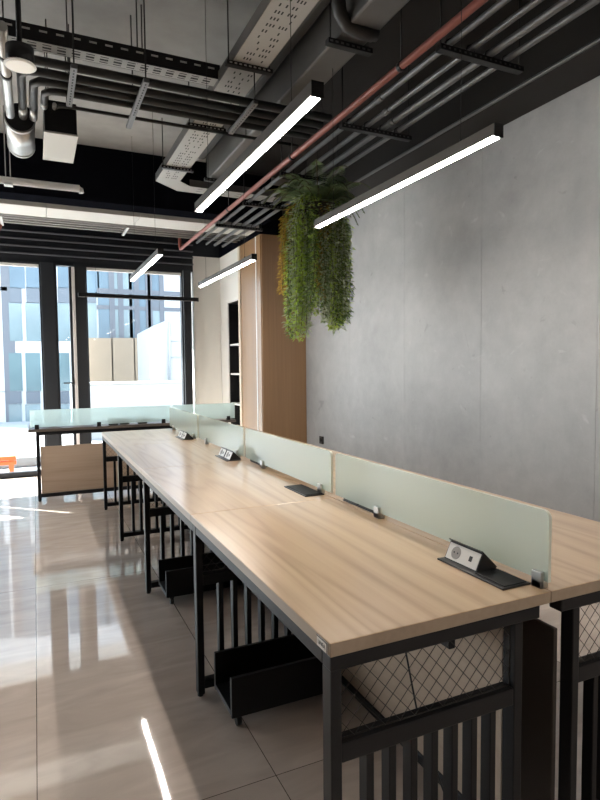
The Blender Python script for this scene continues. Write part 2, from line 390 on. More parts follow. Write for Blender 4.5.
# window wall -------------------------------------------------------------
FY0, FY1 = 7.98, 8.08
def ledge_wall():
    mb = MB()
    mb.box(RX0, -1.97, 8.0, 8.065, 2.71, RZ); mb.box(-1.97, 2.06, 8.0, RY1+.1, 2.71, RZ)
    mb.box(2.06, 2.44, 8.0, RY1+.1, 2.926, RZ)
    for z in (2.80, 2.89, 2.98, 3.07):
        mb.box(RX0, 2.06, 7.955, 8.0, z-.006, z+.010, .003, seg=1, mi=1)
    return struct(mb.build('wall_far', [M['frame'], M['ledge']]))
ledge_wall()
def winunit(idx, x0, x1, fr=0.035, FY1=FY1):
    """glazed unit: outer frame with children glass"""
    mb = MB()
    z0, z1 = 0.0, 2.71
    mb.box(x0, x1, FY0, FY1, z0, .065, .004, seg=1); mb.box(x0, x1, FY0, FY1, z1-.03, z1, .003, seg=1)
    mb.box(x0, x0+fr, FY0, FY1, .065, z1-.03, .003, seg=1); mb.box(x1-fr, x1, FY0, FY1, .065, z1-.03, .003, seg=1)
    w = struct(mb.build('window_%d' % idx, M['frame']))
    if x1-x0 > .5: bx(x0+fr, x1-fr, 7.99, 8.03, z1-.068, z1-.030, .004, seg=1).build('blind_rail', M['white'], w)
    bx(x0+fr, x1-fr, 8.033, 8.039, .065, z1-.03).build('window_glass', M['glass'], w)
    return w
winunit(1, -1.97, 0.105, .02)
w2 = winunit(2, 0.26, 0.50, .03)
# open inner sash of the narrow casement, its pale edge facing the room
bx(0.462, 0.500, 7.90, 7.978, .075, 2.66, .004, seg=1).build('sash', M['alu'], w2)
bx(0.430, 0.462, 7.915, 7.978, .075, 2.66, .004, seg=1).build('sash_stile', M['frame'], w2)
h = MB(); h.box(0.436, 0.456, 7.885, 7.915, 1.17, 1.20, .003); h.box(0.33, 0.452, 7.872, 7.888, 1.172, 1.190, .004)
h.build('handle', M['blackpl'], w2)
winunit(3, 0.634, 1.905, .018)
winunit(4, -4.6, -2.42, .02, 8.065)
winunit(5, -2.16, -2.03, .012, 8.065)
mb = MB()
mb.box(.105, .26, 7.95, 8.1, 0, 2.71, .004, seg=1); mb.box(.50, .634, 7.95, 8.1, 0, 2.71, .004, seg=1)
mb.box(1.905, 2.012, 7.93, 8.1, 0, 2.71, .004, seg=1)
mb.box(-2.03, -1.97, 8.0, 8.065, 0, 2.71); mb.box(-2.42, -2.16, 8.0, 8.065, 0, 2.71); mb.box(RX0, -4.6, 7.95, 8.1, 0, 2.71)
struct(mb.build('trim_3', M['frame']))
struct(bx(2.012, 2.06, 8.02, 8.07, 0, 2.71).build('window_6', M['glass']))
# unseen slab added outside to block the sun, left edge cut along its rays
struct(MB().prism([(-2.0-1.043*.14, 8.20), (2.6, 8.20), (2.6, 9.30), (-2.0-1.043*1.24, 9.30)], 'z', 3.0, 3.12).build('sun_block_slab', M['fac_white']))

# ------------------------------------------------------------------ wood clad column and shelf niche
wc = thing('wood_cabinet', (2.74, 6.77, 0), 'tall warm wood clad cabinet standing between the concrete wall and the shelf niche', 'cabinet')
bx(2.462, RX1-.002, 6.362, 6.382, .0, 2.92, .002, seg=1).build('front_panel', M['veneer'], wc)
mb = MB(); mb.box(2.452, 2.470, 6.384, 6.52, 0, 2.92); mb.box(2.452, 2.470, 6.545, 7.10, 0, 2.92)
mb.build('side_panel', M['veneer'], wc)
bx(2.449, 2.462, 6.520, 6.545, 0, 2.92).build('trim_strip', M['white'], wc)
bx(2.440, 2.470, 7.10, 7.175, 0, 2.92, .002, seg=1).build('trim_strip', wood('pale_edge_wood', (.6, .5, .38), (.68, .58, .46), (.74, .64, .52), .4, 'Z', 0.6, .6), wc)
bx(2.47, RX1-.01, 6.40, 7.17, .0, 2.90).build('body', M['veneer'], wc)
sh = thing('shelf_unit', (2.70, 7.42, 0), 'narrow black niche with white shelves left of the wood clad cabinet', 'shelf')
mb = MB()
mb.box(2.62, 2.94, 7.195, 7.215, 0, 2.25); mb.box(2.62, 2.94, 7.635, 7.655, 0, 2.25); mb.box(2.92, 2.94, 7.215, 7.635, 0, 2.25); mb.box(2.47, 2.94, 7.195, 7.655, 2.235, 2.255)
mb.box(2.462, 2.62, 7.635, 7.66, 0, 2.25); mb.box(2.462, 2.62, 7.188, 7.205, 0, 2.25)
mb.build('carcass', M['blackpl'], sh)
for z in (.45, .86, 1.27, 1.67):
    bx(2.470, 2.92, 7.216, 7.634, z-.012, z+.012, .002, seg=1).build('shelf_board', M['white'], sh)
mb = MB(); mb.box(2.452, 2.466, 7.645, 7.662, 0, 2.26); mb.box(2.452, 2.466, 7.19, 7.66, 2.245, 2.262)
mb.build('frame', M['alu'], sh)

# wall outlet
wo = thing('wall_outlet', (3.028, 5.95, .46), 'small black socket on the concrete wall beside the wood cabinet', 'socket')
bx(3.014, 3.0295, 5.905, 5.995, .455, .545, .003).build('cover_plate', M['blackpl'], wo)
MB().cyl((3.008, 5.95, .5), (3.0145, 5.95, .5), .022, 16).build('socket_face', M['cartblk'], wo)

# ------------------------------------------------------------------ bench desks
DZ, DT = 0.75, 0.032
LX0, LX1 = 0.563, 1.226
EDG = [1.073, 2.303, 3.50, 4.665, 5.775]       # desk joints along the row
FRM = [1.078, 2.242, 3.44, 4.60, 5.715]        # near face of each end frame
def wire_mesh(x0, x1, z0, z1, y, px=.042, pz=.046, r=.0009):
    mb = MB()
    def clip(ax, az, bx_, bz):
        t0, t1 = 0, 1
        dx, dz = bx_-ax, bz-az
        for p, q in ((-dx, ax-x0), (dx, x1-ax), (-dz, az-z0), (dz, z1-az)):
            if abs(p) < 1e-9:
                if q < 0: return None
            else:
                t = q/p
                if p < 0: t0 = max(t0, t)
                else: t1 = min(t1, t)
        if t0 >= t1: return None
        return (ax+t0*dx, az+t0*dz, ax+t1*dx, az+t1*dz)
    n = int((x1-x0)/px)+12
    H = z1-z0; sh_ = px*H/pz
    for k in range(-n, n):
        xs = x0 + k*px
        for s in (1, -1):
            c = clip(xs, z0, xs+s*sh_, z1)
            if c and abs(c[0]-c[2]) > .004:
                mb.cyl((c[0], y+s*.0011, c[1]), (c[2], y+s*.0011, c[3]), r, 5)
    for z in (z0+.001, z1-.001): mb.cyl((x0, y, z), (x1, y, z), .002, 6)
    for x in (x0+.001, x1-.001): mb.cyl((x, y, z0), (x, y, z1), .002, 6)
    return mb
def end_frame(root, y, side):
    """side=+1 left row (outer edge at low x), -1 right row (mirrored)"""
    if side > 0:
        outer, inner = .566, 1.104; b0, b1 = .566, 1.192; lw = .028
    else:
        outer, inner = 1.317, 1.885; b0, b1 = 1.270, 1.925; lw = .026
    fr = bx(b0, b1, y, y+.042, .682, DZ-DT-.0005, .004).build('end_frame', M['black'], root)
    for x in (outer, inner):
        l = MB().box(x, x+lw, y, y+.042, .012, .684, .003)
        l.cyl((x+lw/2, y+.021, 0), (x+lw/2, y+.021, .012), .013, 12)
        l.build('leg', M['black'], fr)
    xa, xb = outer+lw, inner
    bx(xa, xb, y+.002, y+.042, .466, .512, .003).build('rail', M['black'], fr)
    bx(xa, xb, y+.002, y+.042, .032, .066, .003).build('rail', M['black'], fr)
    for i in range(7):
        x = xa + .066 + i*.0612
        bx(x, x+.020, y+.004, y+.040, .064, .468, .002, seg=1).build('slat', M['black'], fr)
    wire_mesh(xa, xb, .512, .683, y+.018).build('wire_mesh', M['wire'], fr)
    return fr
POSN = ['nearest the camera', 'second from the camera', 'third from the camera', 'at the window end']
def desk(i, side):
    row = 'left' if side > 0 else 'right'
    y0, y1 = EDG[i], EDG[i+1]
    x0, x1 = (LX0, LX1) if side > 0 else (1.2285, 1.94)
    t = thing('bench_desk', ((x0+x1)/2, (y0+y1)/2, 0), 'light oak bench desk on black slatted frame, %s in the %s row' % (POSN[i], row), 'desk', 'light oak bench desks')
    mb = MB().box(x0, x1, y0+.0012, y1-.0012, DZ-DT, DZ, .0015, seg=1)
    for f in mb.bm.faces:
        f.normal_update()
        if abs(f.normal.z) < .5: f.material_index = 1
    mb.build('desktop', [M['oak'], M['oak_edge']], t)
    ys = [FRM[0], FRM[1]] if i == 0 else [FRM[i+1]]
    for y in ys: end_frame(t, y, side)
    ya = FRM[i]+.043 if i else FRM[0]+.043
    yb = FRM[i+1]-.001
    ox = .567 if side > 0 else 1.895
    bx(ox, ox+.030, ya, yb, .682, DZ-DT-.0005, .003).build('edge_beam', M['black'], t)
    if side > 0:
        mp = bx(1.106, 1.122, ya+.002, yb-.004, .085, .655, .0015, seg=1).build('modesty_panel', M['oak_panel_y'], t)
        bx(1.100, 1.128, ya+.001, yb-.001, .050, .085, .003).build('panel_rail', M['black'], mp)
        tr = MB().box(1.062, 1.099, ya+.03, yb-.05, .645, .649); tr.box(1.062, 1.066, ya+.03, yb-.05, .645, .717); tr.box(1.095, 1.099, ya+.03, yb-.05, .645, .717)
        tr.build('cable_tray', M['darkpanel'], t)
        bx(.972, .992, ya+.055, yb-.06, .600, .682, .002).build('support_bracket', M['black'], t)
        bx(.970, .994, ya+.055, yb-.06, .682, .717, .002).build('support_beam', M['black'], t)
    else:
        bx(1.296, 1.311, ya+.002, yb-.004, .03, .612, .003).build('modesty_panel', M['darkpanel'], t)
    if i == 0 and side > 0:
        # maker's plate on the corner edge
        p = bx(x0-.0022, x0-.0002, y0+.012, y0+.062, DZ-.0285, DZ-.0035, .0006, seg=1).build('maker_plate', M['plate'], t)
        e = MB()
        e.box(x0-.0028, x0-.002, y0+.012, y0+.0138, DZ-.0285, DZ-.0035); e.box(x0-.0028, x0-.002, y0+.012, y0+.062, DZ-.0055, DZ-.0035)
        e.build('plate_border', M['ink'], p)
        cu = bpy.data.curves.new('lettering', 'FONT'); cu.body = 'LINEA'; cu.size = .0135; cu.extrude = .0002; cu.align_x = 'CENTER'; cu.align_y = 'CENTER'
        tmp = bpy.data.objects.new('tmp', cu); COL.objects.link(tmp)
        dg = bpy.context.evaluated_depsgraph_get()
        me = bpy.data.meshes.new_from_object(tmp.evaluated_get(dg)); bpy.data.objects.remove(tmp)
        me.materials.clear(); me.materials.append(M['ink'])
        o = bpy.data.objects.new('lettering', me); COL.objects.link(o); o.parent = p
        # text runs along -y on the face looking to -x
        o.matrix_local = Matrix.Translation(Vector((x0-.0026, y0+.038, DZ-.0165))-WL[p.name]) @ Matrix(((0, 0, -1, 0), (-1, 0, 0, 0), (0, 1, 0, 0), (0, 0, 0, 1)))
        # loose cable hanging in the knee space
        c = MB(); c.tube([(1.07, 1.56, .66), (1.05, 1.52, .57), (1.05, 1.485, .445), (1.052, 1.45, .34), (1.05, 1.42, .27), (1.05, 1.36, .18), (1.05, 1.285, .096), (1.05, 1.25, .02)], .003, 8)
        c.build('cable', M['blackpl'], t)
    return t
for s in (1, -1):
    for i in range(4): desk(i, s)

# ------------------------------------------------------------------ glass screens along the row
GX = 1.229
def screen(y0, y1, clamps, label, group):
    t = thing('glass_screen', (GX, (y0+y1)/2, DZ), label, 'desk screen', group)
    z0, z1 = DZ+.021, DZ+.213
    # rounded-corner pane
    r = .02; pr = []
    for cy, cz, a0 in ((y1-r, z1-r, 0), (y0+r, z1-r, 90)):
        for k in range(6):
            a = math.radians(a0+k*18); pr.append((cy+r*math.cos(a), cz+r*math.sin(a)))
    pr += [(y0, z0), (y1, z0)]
    mb = MB(); mb.prism(pr, 'x', GX-.005, GX+.005, 0)
    mb.bm.normal_update()
    for f in mb.bm.faces:
        if abs(f.normal.x) < .5: f.material_index = 1
    mb.build('glass_pane', [M['frost'], M['glassedge']], t)
    for c in clamps:
        k = MB(); k.box(GX-.017, GX-.0052, c-.017, c+.017, DZ, DZ+.045, .002); k.box(GX+.0052, GX+.0105, c-.017, c+.017, DZ, DZ+.045, .002)
        k.box(GX-.017, GX+.0105, c-.017, c+.017, DZ, DZ+.021, .002)
        k.build('clamp', M['steel'], t)
    return t
G = 'frosted glass desk screens between the two rows'
screen(1.082, 2.272, (1.112, 1.915), 'frosted green glass screen nearest the camera between the desk rows', G)
screen(2.314, 3.500, (2.42, 3.19), 'second frosted glass screen from the camera, behind the closed desk socket lid', G)
screen(3.540, 4.665, (3.66, 4.43), 'third frosted glass screen from the camera along the desk rows', G)
screen(4.705, 5.800, (4.82, 5.62), 'last frosted glass screen of the desk rows, nearest the window', G)

# ------------------------------------------------------------------ desk socket boxes
def socket_box(y0, y1, x0, state, label, mirror=False):
    """state: 'half' one socket block beside a flat lid, 'open' two socket blocks, 'closed' flat lid"""
    t = thing('desk_socket_box', (x0+.05, (y0+y1)/2, DZ), label, 'socket box', 'flip-up desk sockets')
    W = .100
    def X(u): return x0+W-u if mirror else x0+u
    def xb(mb, u0, u1, *a, **k): mb.box(min(X(u0), X(u1)), max(X(u0), X(u1)), *a, **k); return mb
    xb(MB(), 0, W, y0, y1, DZ, DZ+.005, .0015).build('base_plate', M['blackpl'], t)
    def block(ya, yb):
        # triangular block: sloping socket face to the user, lid falling away behind
        mb = MB(); mb.prism([(X(.022), DZ+.005), (X(.047), DZ+.056), (X(.097), DZ+.008), (X(.097), DZ+.005)], 'y', ya, yb)
        b = mb.build('socket_block', M['blackpl'], t)
        nx, nz = -.051, .025
        L_ = math.hypot(nx, nz); nx, nz = nx/L_, nz/L_
        def P(s, y, d):
            u = .022+.025*s + nx*d; z = DZ+.005+.051*s + nz*d
            return (X(u), y, z)
        f = MB()
        A = [P(.06, ya+.004, 0), P(.94, ya+.004, 0), P(.94, yb-.004, 0), P(.06, yb-.004, 0)]
        B = [P(.06, ya+.004, .002), P(.94, ya+.004, .002), P(.94, yb-.004, .002), P(.06, yb-.004, .002)]
        va = [f.bm.verts.new(p) for p in A]; vb = [f.bm.verts.new(p) for p in B]
        for k in range(4): f.bm.faces.new([va[k], va[(k+1) % 4], vb[(k+1) % 4], vb[k]])
        f.bm.faces.new(va); f.bm.faces.new(vb)
        fp = f.build('face_plate', M['socket'], b)
        yc = yb-.042
        MB().cyl(P(.5, yc, .0015), P(.5, yc, .0032), .0195, 24).build('socket', M['sockgrey'], b)
        g = MB()
        for dy in (-.0075, .0075): g.cyl(P(.5, yc+dy, .003), P(.5, yc+dy, .0038), .0028, 8)
        if yb-ya > .11:
            v = [f2 for f2 in (P(.36, ya+.030, .0022), P(.64, ya+.030, .0022), P(.64, ya+.042, .0022), P(.36, ya+.042, .0022))]
            w = [f2 for f2 in (P(.36, ya+.030, .0034), P(.64, ya+.030, .0034), P(.64, ya+.042, .0034), P(.36, ya+.042, .0034))]
            vv = [g.bm.verts.new(p) for p in v]; ww = [g.bm.verts.new(p) for p in w]
            for k in range(4): g.bm.faces.new([vv[k], vv[(k+1) % 4], ww[(k+1) % 4], ww[k]])
            g.bm.faces.new(ww); g.bm.faces.new(vv)
        g.build('socket_holes', M['ink'], b)
        # thin lid plate with a small lip over the face
        l = MB(); l.prism([(X(.038), DZ+.064), (X(.044), DZ+.0635), (X(.099), DZ+.0105), (X(.097), DZ+.008)], 'y', ya-.001, yb+.001)
        l.build('lid', M['blackpl'], b)
    if state == 'half':
        block(y1-.150, y1-.008)
        xb(MB(), .012, W-.008, y0+.008, y1-.154, DZ+.005, DZ+.0075, .001).build('lid', M['cartblk'], t)
    elif state == 'open':
        m_ = (y0+y1)/2
        block(y0+.008, m_-.008); block(m_+.008, y1-.008)
    else:
        xb(MB(), .008, W-.006, y0+.008, y1-.008, DZ+.005, DZ+.0075, .001).build('lid', M['cartblk'], t)
    return t
socket_box(1.133, 1.410, 1.116, 'half', 'flip-up socket box with one white face open, on the nearest left row desk')
socket_box(2.375, 2.625, 1.120, 'closed', 'flat closed black socket lid on the second left row desk')
socket_box(3.525, 3.79, 1.104, 'open', 'open socket box with two white faces on the third left row desk')
socket_box(4.76, 5.02, 1.104, 'open', 'open socket box with two white faces on the window end desk of the left row')
socket_box(1.97, 2.24, 1.242, 'open', 'dark socket box seen dimly through the nearest glass screen', True)
socket_box(3.21, 3.47, 1.242, 'open', 'dark socket box seen dimly through the second glass screen', True)

# ------------------------------------------------------------------ low black computer trolleys
def trolley(loc, label):
    t = thing('computer_trolley', loc, label, 'trolley', 'black trolleys under the left row desks')
    x, y, _ = loc
    Lh, Wd = .225, .098
    def board(name, a):
        mb = bx(*a, .001, 0, 1)
        return mb.build(name, M['cartblk'], t)
    board('base_board', (x-Lh, x+Lh, y-Wd, y+Wd, .058, .076))
    for nm, ys in (('side_board', (y-Wd-.016, y-Wd)), ('side_board', (y+Wd, y+Wd+.016))):
        s = board(nm, (x-Lh, x+Lh, ys[0], ys[1], .052, .205))
        bx(x-Lh-.0012, x-Lh, ys[0]+.001, ys[1]-.001, .053, .204).build('edge_strip', M['edgegrey'], s)
    bx(x-Lh-.0012, x-Lh, y-Wd+.001, y+Wd-.001, .0585, .0755).build('edge_strip', M['edgegrey'], t)
    for sx in (-1, 1):
        for sy in (-1, 1):
            cx, cy = x+sx*(Lh-.035), y+sy*(Wd-.02)
            w = MB(); w.cyl((cx-.009, cy, .02), (cx+.009, cy, .02), .02, 16); w.box(cx-.013, cx+.013, cy-.012, cy+.012, .035, .058, .002)
            w.build('caster', M['blackpl'], t)
    return t
trolley((.847, 2.085, 0), 'low black open trolley on casters under the nearest left row desk')
trolley((.862, 3.318, 0), 'low black open trolley on casters under the second left row desk')

# ------------------------------------------------------------------ desk standing across the room by the window
bd = thing('cross_desk', (1.02, 6.72, 0), 'oak desk with wood front panel standing crosswise before the windows', 'desk')
mb = MB().box(-.082, 2.12, 6.375, 7.05, DZ-.030, DZ, .0015, seg=1)
mb.build('desktop', wood('walnut_tone_edge', (.09, .072, .06), (.115, .092, .077), (.14, .112, .095), .35, 'X', 1.4), bd)
fr = bx(-.012, 2.03, 6.395, 6.435, .682, .7195, .003).build('front_frame', M['black'], bd)
for x in (-.012, .99, 1.995):
    l = MB().box(x, x+.035, 6.395, 6.435, .012, .684, .003); l.cyl((x+.017, 6.415, 0), (x+.017, 6.415, .013), .014, 12); l.build('leg', M['black'], fr)
    l = MB().box(x, x+.035, 6.975, 7.015, .012, .7195, .003); l.cyl((x+.017, 6.995, 0), (x+.017, 6.995, .013), .014, 12); l.build('leg', M['black'], fr)
for a, b in ((.023, .99), (1.025, 1.995)): bx(a, b, 6.398, 6.432, .04, .078, .003).build('rail', M['black'], fr)
for x in (-.012, 1.995): bx(x+.003, x+.032, 6.435, 6.975, .04, .075, .003).build('rail', M['black'], fr)
bx(.026, .988, 6.405, 6.423, .080, .565, .001, seg=1).build('modesty_panel', M['oak_panel'], bd)
bx(1.028, 1.993, 6.405, 6.423, .080, .565, .001, seg=1).build('modesty_panel', M['oak_panel'], bd)
def cross_screen(x0, x1, cl, label):
    t = thing('glass_screen', ((x0+x1)/2, 6.395, DZ), label, 'desk screen', 'frosted glass screens on the cross desk')
    mb = bx(x0, x1, 6.390, 6.400, DZ+.018, DZ+.195, .001, seg=1)
    mb.build('glass_pane', M['frost'], t)
    for c in cl:
        k = MB(); k.box(c-.02, c+.02, 6.3765, 6.389, DZ, DZ+.045, .002); k.box(c-.02, c+.02, 6.401, 6.412, DZ, DZ+.045, .002); k.box(c-.02, c+.02, 6.3765, 6.412, DZ, DZ+.0175, .001)
        k.build('clamp', M['blackpl'], t)
cross_screen(-.062, 1.36, (0.0, .60, 1.28), 'frosted glass screen on the left part of the cross desk by the window')
cross_screen(1.385, 2.11, (1.47, 2.03), 'frosted glass screen on the right part of the cross desk, behind the desk rows')
for k, (x, nm) in enumerate(((.755, 'leftmost'), (.872, 'middle'), (1.062, 'rightmost'))):
    t = thing('socket_block', (x, 6.47, DZ), 'teal tinted socket block behind the cross desk glass, %s of three' % nm, 'socket block', 'socket blocks on the cross desk')
    bx(x-.049, x+.049, 6.44, 6.50, DZ, DZ+.075, .003).build('body', M['blackpl'], t)
    bx(x-.045, x+.045, 6.4375, 6.4405, DZ+.02, DZ+.071, .001).build('face_plate', M['teal'], t)

# ------------------------------------------------------------------ lamps
def lamp(p0, p1, zb, label, lit=True):
    """linear pendant between two plan points, bottom at zb"""
    (x0, y0), (x1, y1) = p0, p1
    t = thing('linear_pendant_lamp', ((x0+x1)/2, (y0+y1)/2, zb), label, 'lamp', 'linear pendant lamps')
    w = .021
    alongy = abs(y1-y0) > abs(x1-x0)
    def B(o0, o1, wa, wb, z0, z1, **k):
        # o0,o1 insets from the two ends, wa..wb across
        if alongy: return bx(x0+wa, x0+wb, y0+o0, y1-o1, z0, z1, **k)
        return bx(x0+o0, x1-o1, y0+wa, y0+wb, z0, z1, **k)
    B(.003, .003, -w, w, zb+.006, zb+.049, bev=.002).build('housing', M['black'] if not lit else M['housing'], t)
    if lit:
        B(.012, .012, -w+.0075, w-.0075, zb, zb+.0065, bev=.001).build('diffuser', M['lamp'], t)
    else:
        B(.012, .012, -w+.0075, w-.0075, zb+.003, zb+.0065).build('diffuser', M['sockdark'], t)
    for a, b in ((0, (y1-y0 if alongy else x1-x0)-.004), ((y1-y0 if alongy else x1-x0)-.004, 0)):
        B(a, b, -w-.001, w+.001, zb, zb+.050).build('end_cap', M['blackpl'], t)
    for fr_ in (.14, .86):
        x, y = (x0, y0+(y1-y0)*fr_) if alongy else (x0+(x1-x0)*fr_, y0)
        ztop = 3.0495 if 1.46 < x < 1.66 and y < 5.15 else 3.0995 if 1.42 < x < 2.4 and 5.53 < y < 5.73 else 2.9755 if 5.95 < y < 6.2 else 2.95 if 6.25 < y < 6.67 else 3.1605 if y > 6.66 else 3.4405 if 1.74 < x < 2.72 else RZ-.0005
        c = MB().cyl((x, y, zb+.049), (x, y, ztop), .0013, 6); c.cyl((x, y, zb+.049), (x, y, zb+.067), .006, 10)
        c.build('suspension_wire', M['black'], t)
lamp((.837, 1.656), (.837, 3.106), 2.20, 'lit black linear pendant over the nearest left row desks')
lamp((1.595, 1.665), (1.595, 3.177), 2.20, 'lit black linear pendant over the right row, in front of the hanging plant')
lamp((.882, 4.36), (.882, 5.755), 2.20, 'short lit linear pendant in front of the big window, over the far left desks')
lamp((1.60, 4.296), (1.60, 5.925), 2.20, 'lit linear pendant in front of the wood clad cabinet')
lamp((.488, 7.2), (1.915, 7.2), 2.198, 'unlit black linear pendant running across the big window', False)
# unseen lamps added behind the camera to brighten the room, in line with the rows
lamp((.837, -1.6), (.837, -.15), 2.20, 'added fill pendant, unseen behind the viewpoint in line with the left row')
lamp((1.595, -1.6), (1.595, -.15), 2.20, 'added fill pendant, unseen behind the viewpoint in line with the right row')

# ------------------------------------------------------------------ ceiling services
def rods(t, pts, z0, z1=RZ-.0005, r=.004, mat=None):
    for x, y in pts: MB().cyl((x, y, z0), (x, y, z1), r, 8).build('threaded_rod', mat or M['black'], t)
# beam + pale duct + window side pipes
struct(bx(RX0, 2.43, 5.95, 6.20, 2.975, RZ, .006).build('trim_5', M['darkpaint']))
dw = thing('pale_air_duct', (-.9, 6.46, 2.95), 'long pale rectangular duct crossing the ceiling before the windows', 'duct')
mb = MB()
xs = [-4.9, -3.1, -2.0, -.32, .16, 1.06, 2.40]
for a, b in zip(xs, xs[1:]): mb.box(a+.002, b-.002, 6.27, 6.66, 2.95, 3.22, .003, seg=1)
mb.build('duct_body', M['ductwhite'], dw)
struct(bx(RX0, 2.43, 6.66, 8.0, 3.16, RZ).build('trim_6', M['darkpaint']))
for k, y in enumerate((6.74, 6.84, 6.95, 7.06)):
    t = thing('thin_pipe', (0, y, 2.96), 'thin pale pipe running along the windows, %s of four from the room side' % ('first', 'second', 'third', 'fourth')[k], 'pipe', 'thin pale pipes along the windows')
    MB().cyl((-4.9, y, 2.96), (2.4, y, 2.96), .011, 10).build('pipe', M['palepipe'], t)
for k, (x, nm) in enumerate(((-.27, 'left'), (1.0, 'right'))):
    t = thing('pipe_bracket', (x, 6.84, 2.935), 'slanted pale bracket under the window pipes, %s one' % ('at the left picture edge' if k == 0 else 'near the big window'), 'bracket', 'brackets under the window pipes')
    bx(x-.015, x+.015, 6.70, 7.12, 2.928, 2.947, .002).build('channel', M['galv'], t)
    rods(t, ((x, 6.71), (x, 7.11)), 2.94, 3.16, .005, M['galv'])
# dark and white pipes over the aisle
t = thing('white_pipe', (0, 5.35, 2.9), 'short white tube with an end cap hanging below the ceiling at left', 'pipe')
MB().cyl((-3, 5.35, 2.905), (.40, 5.35, 2.905), .030, 16).build('pipe', M['white'], t)
MB().tube([(.395, 5.35, 2.905), (.41, 5.35, 2.90), (.415, 5.35, 2.87)], .022, 12).build('end_cap', M['galv'], t)
c = MB(); 
for x in (-.165, -.13): c.cyl((x, 5.35, 2.87), (x, 5.35, RZ), .004, 8)
c.box(-.18, -.115, 5.315, 5.385, 2.865, 2.875)
c.build('hanger', M['galv'], t)

def perforated(mb, x0, x1, y0, y1, z, along, step, mi=1, n=2, seed=1):
    """slot pattern cut into a tray floor"""
    rnd = random.Random(seed)
    if along == 'y':
        y = y0+.03
        while y < y1-.04:
            for k in range(n):
                xc = x0+(k+1)*(x1-x0)/(n+1)
                for d in (-.018, 0, .018):
                    if rnd.random() < .72: mb.box(xc+d-.004, xc+d+.004, y, y+step*.42, z-.0006, z, mi=mi)
            y += step
    else:
        x = x0+.02
        while x < x1-.04:
            for k in range(n):
                yc = y0+(k+1)*(y1-y0)/(n+1)
                for d in (-.012, .012):
                    mb.box(x, x+step*.6, yc+d-.004, yc+d+.004, z-.0006, z, mi=mi)
            x += step
# tray running across
t = thing('cable_tray', (0, 3.54, 3.12), 'perforated cable tray running crosswise under the ceiling at upper left', 'cable tray')
mb = MB(); mb.box(-4.5, 1.09, 3.485, 3.585, 3.12, 3.123); perforated(mb, -.6, 1.05, 3.485, 3.585, 3.12, 'x', .075, n=2)
mb.build('tray_floor', [M['tray_white'], M['slot']], t)
mb = MB(); mb.box(-4.5, 1.09, 3.483, 3.487, 3.12, 3.205); mb.box(-4.5, 1.09, 3.583, 3.587, 3.12, 3.205)
x = -.6
while x < 1.05:
    mb.box(x, x+.04, 3.4815, 3.4832, 3.172, 3.182, mi=1); x += .085
mb.build('tray_side', [M['black'], M['palepipe']], t)  # shadow on the side faces put into the colour as black
rods(t, ((.255, 3.50), (.60, 3.50), (.64, 3.57)), 3.12)
# perforated tray running along the room, with a corner
t = thing('cable_tray', (1.18, 4, 3.1), 'wide pale perforated cable tray running towards the window with a corner bend', 'cable tray')
mb = MB(); mb.box(1.08, 1.29, -2.5, 5.42, 3.10, 3.104)
perforated(mb, 1.08, 1.29, 1.2, 5.4, 3.10, 'y', .058, n=2)
# corner piece and the arm to the right
mb.prism([(1.08, 5.42), (1.29, 5.42), (1.41, 5.53), (2.40, 5.53), (2.40, 5.72), (1.33, 5.72), (1.08, 5.50)], 'z', 3.10, 3.104)
for x in (1.5, 1.62, 1.75, 1.9): mb.box(x, x+.05, 5.58, 5.588, 3.0994, 3.10, mi=1); mb.box(x, x+.05, 5.65, 5.658, 3.0994, 3.10, mi=1)
mb.build('tray_floor', [M['tray_white'], M['slot']], t)
mb = MB(); mb.box(1.078, 1.082, -2.5, 5.49, 3.10, 3.165); mb.box(1.288, 1.292, -2.5, 5.42, 3.10, 3.165)
mb.box(1.33, 2.40, 5.718, 5.722, 3.10, 3.165); mb.box(1.41, 2.40, 5.528, 5.532, 3.10, 3.165)
mb.build('tray_side', M['ductgrey'], t)
for k, y in enumerate((1.6, 3.22, 4.13, 5.06)):
    h = thing('tray_hanger', (1.18, y, 3.07), 'slotted hanger channel under the wide pale cable tray, %s from the camera' % ('first', 'second', 'third', 'fourth')[k], 'hanger', 'hangers of the wide cable tray')
    c = MB().box(1.045, 1.325, y-.02, y+.02, 3.075, 3.098, .002)
    for q in range(9): c.box(1.06+q*.029, 1.075+q*.029, y-.0205, y-.0198, 3.082, 3.090, mi=1)
    c.build('channel', [M['black'], M['palepipe']], h)
    rods(h, ((1.06, y), (1.31, y)), 3.09)
# air duct
t = thing('air_duct', (1.57, 2, 3.05), 'grey rectangular air duct under the ceiling between the pale tray and the red pipe', 'duct')
bx(1.472, 1.645, -2.5, 5.15, 3.05, 3.30, .012).build('duct_body', M['ductgrey'], t)
for y in (2.63, 4.1): bx(1.464, 1.653, y-.018, y+.018, 3.042, 3.308, .004).build('flange', M['ductgrey'], t)
bx(1.335, 1.412, 1.9, 5.0, 3.17, 3.4, .02).build('insulated_side', M['insul'], t)
mb = MB(); mb.tube([(1.40, 2.55, RZ-.001), (1.40, 2.55, 3.18), (1.42, 2.56, 3.09), (1.47, 2.58, 3.055), (1.58, 2.58, 3.04), (1.64, 2.58, 3.05)], .035, 14)
mb.build('flexible_branch', M['insul'], t)
for k, y in enumerate((2.70, 5.05)):
    h = thing('duct_hanger', (1.57, y, 3.03), 'slotted hanger channel under the grey air duct, %s' % ('nearest the camera' if k == 0 else 'at its window end'), 'hanger', 'hangers of the air duct')
    c = MB().box(1.42, 1.685, y-.02, y+.02, 3.012, 3.040, .002)
    for q in range(8): c.box(1.428+q*.032, 1.445+q*.032, y-.0205, y-.0198, 3.02, 3.03, mi=1)
    c.build('channel', [M['black'], M['conduit']], h)
    rods(h, ((1.44, y), (1.667, y)), 3.03)
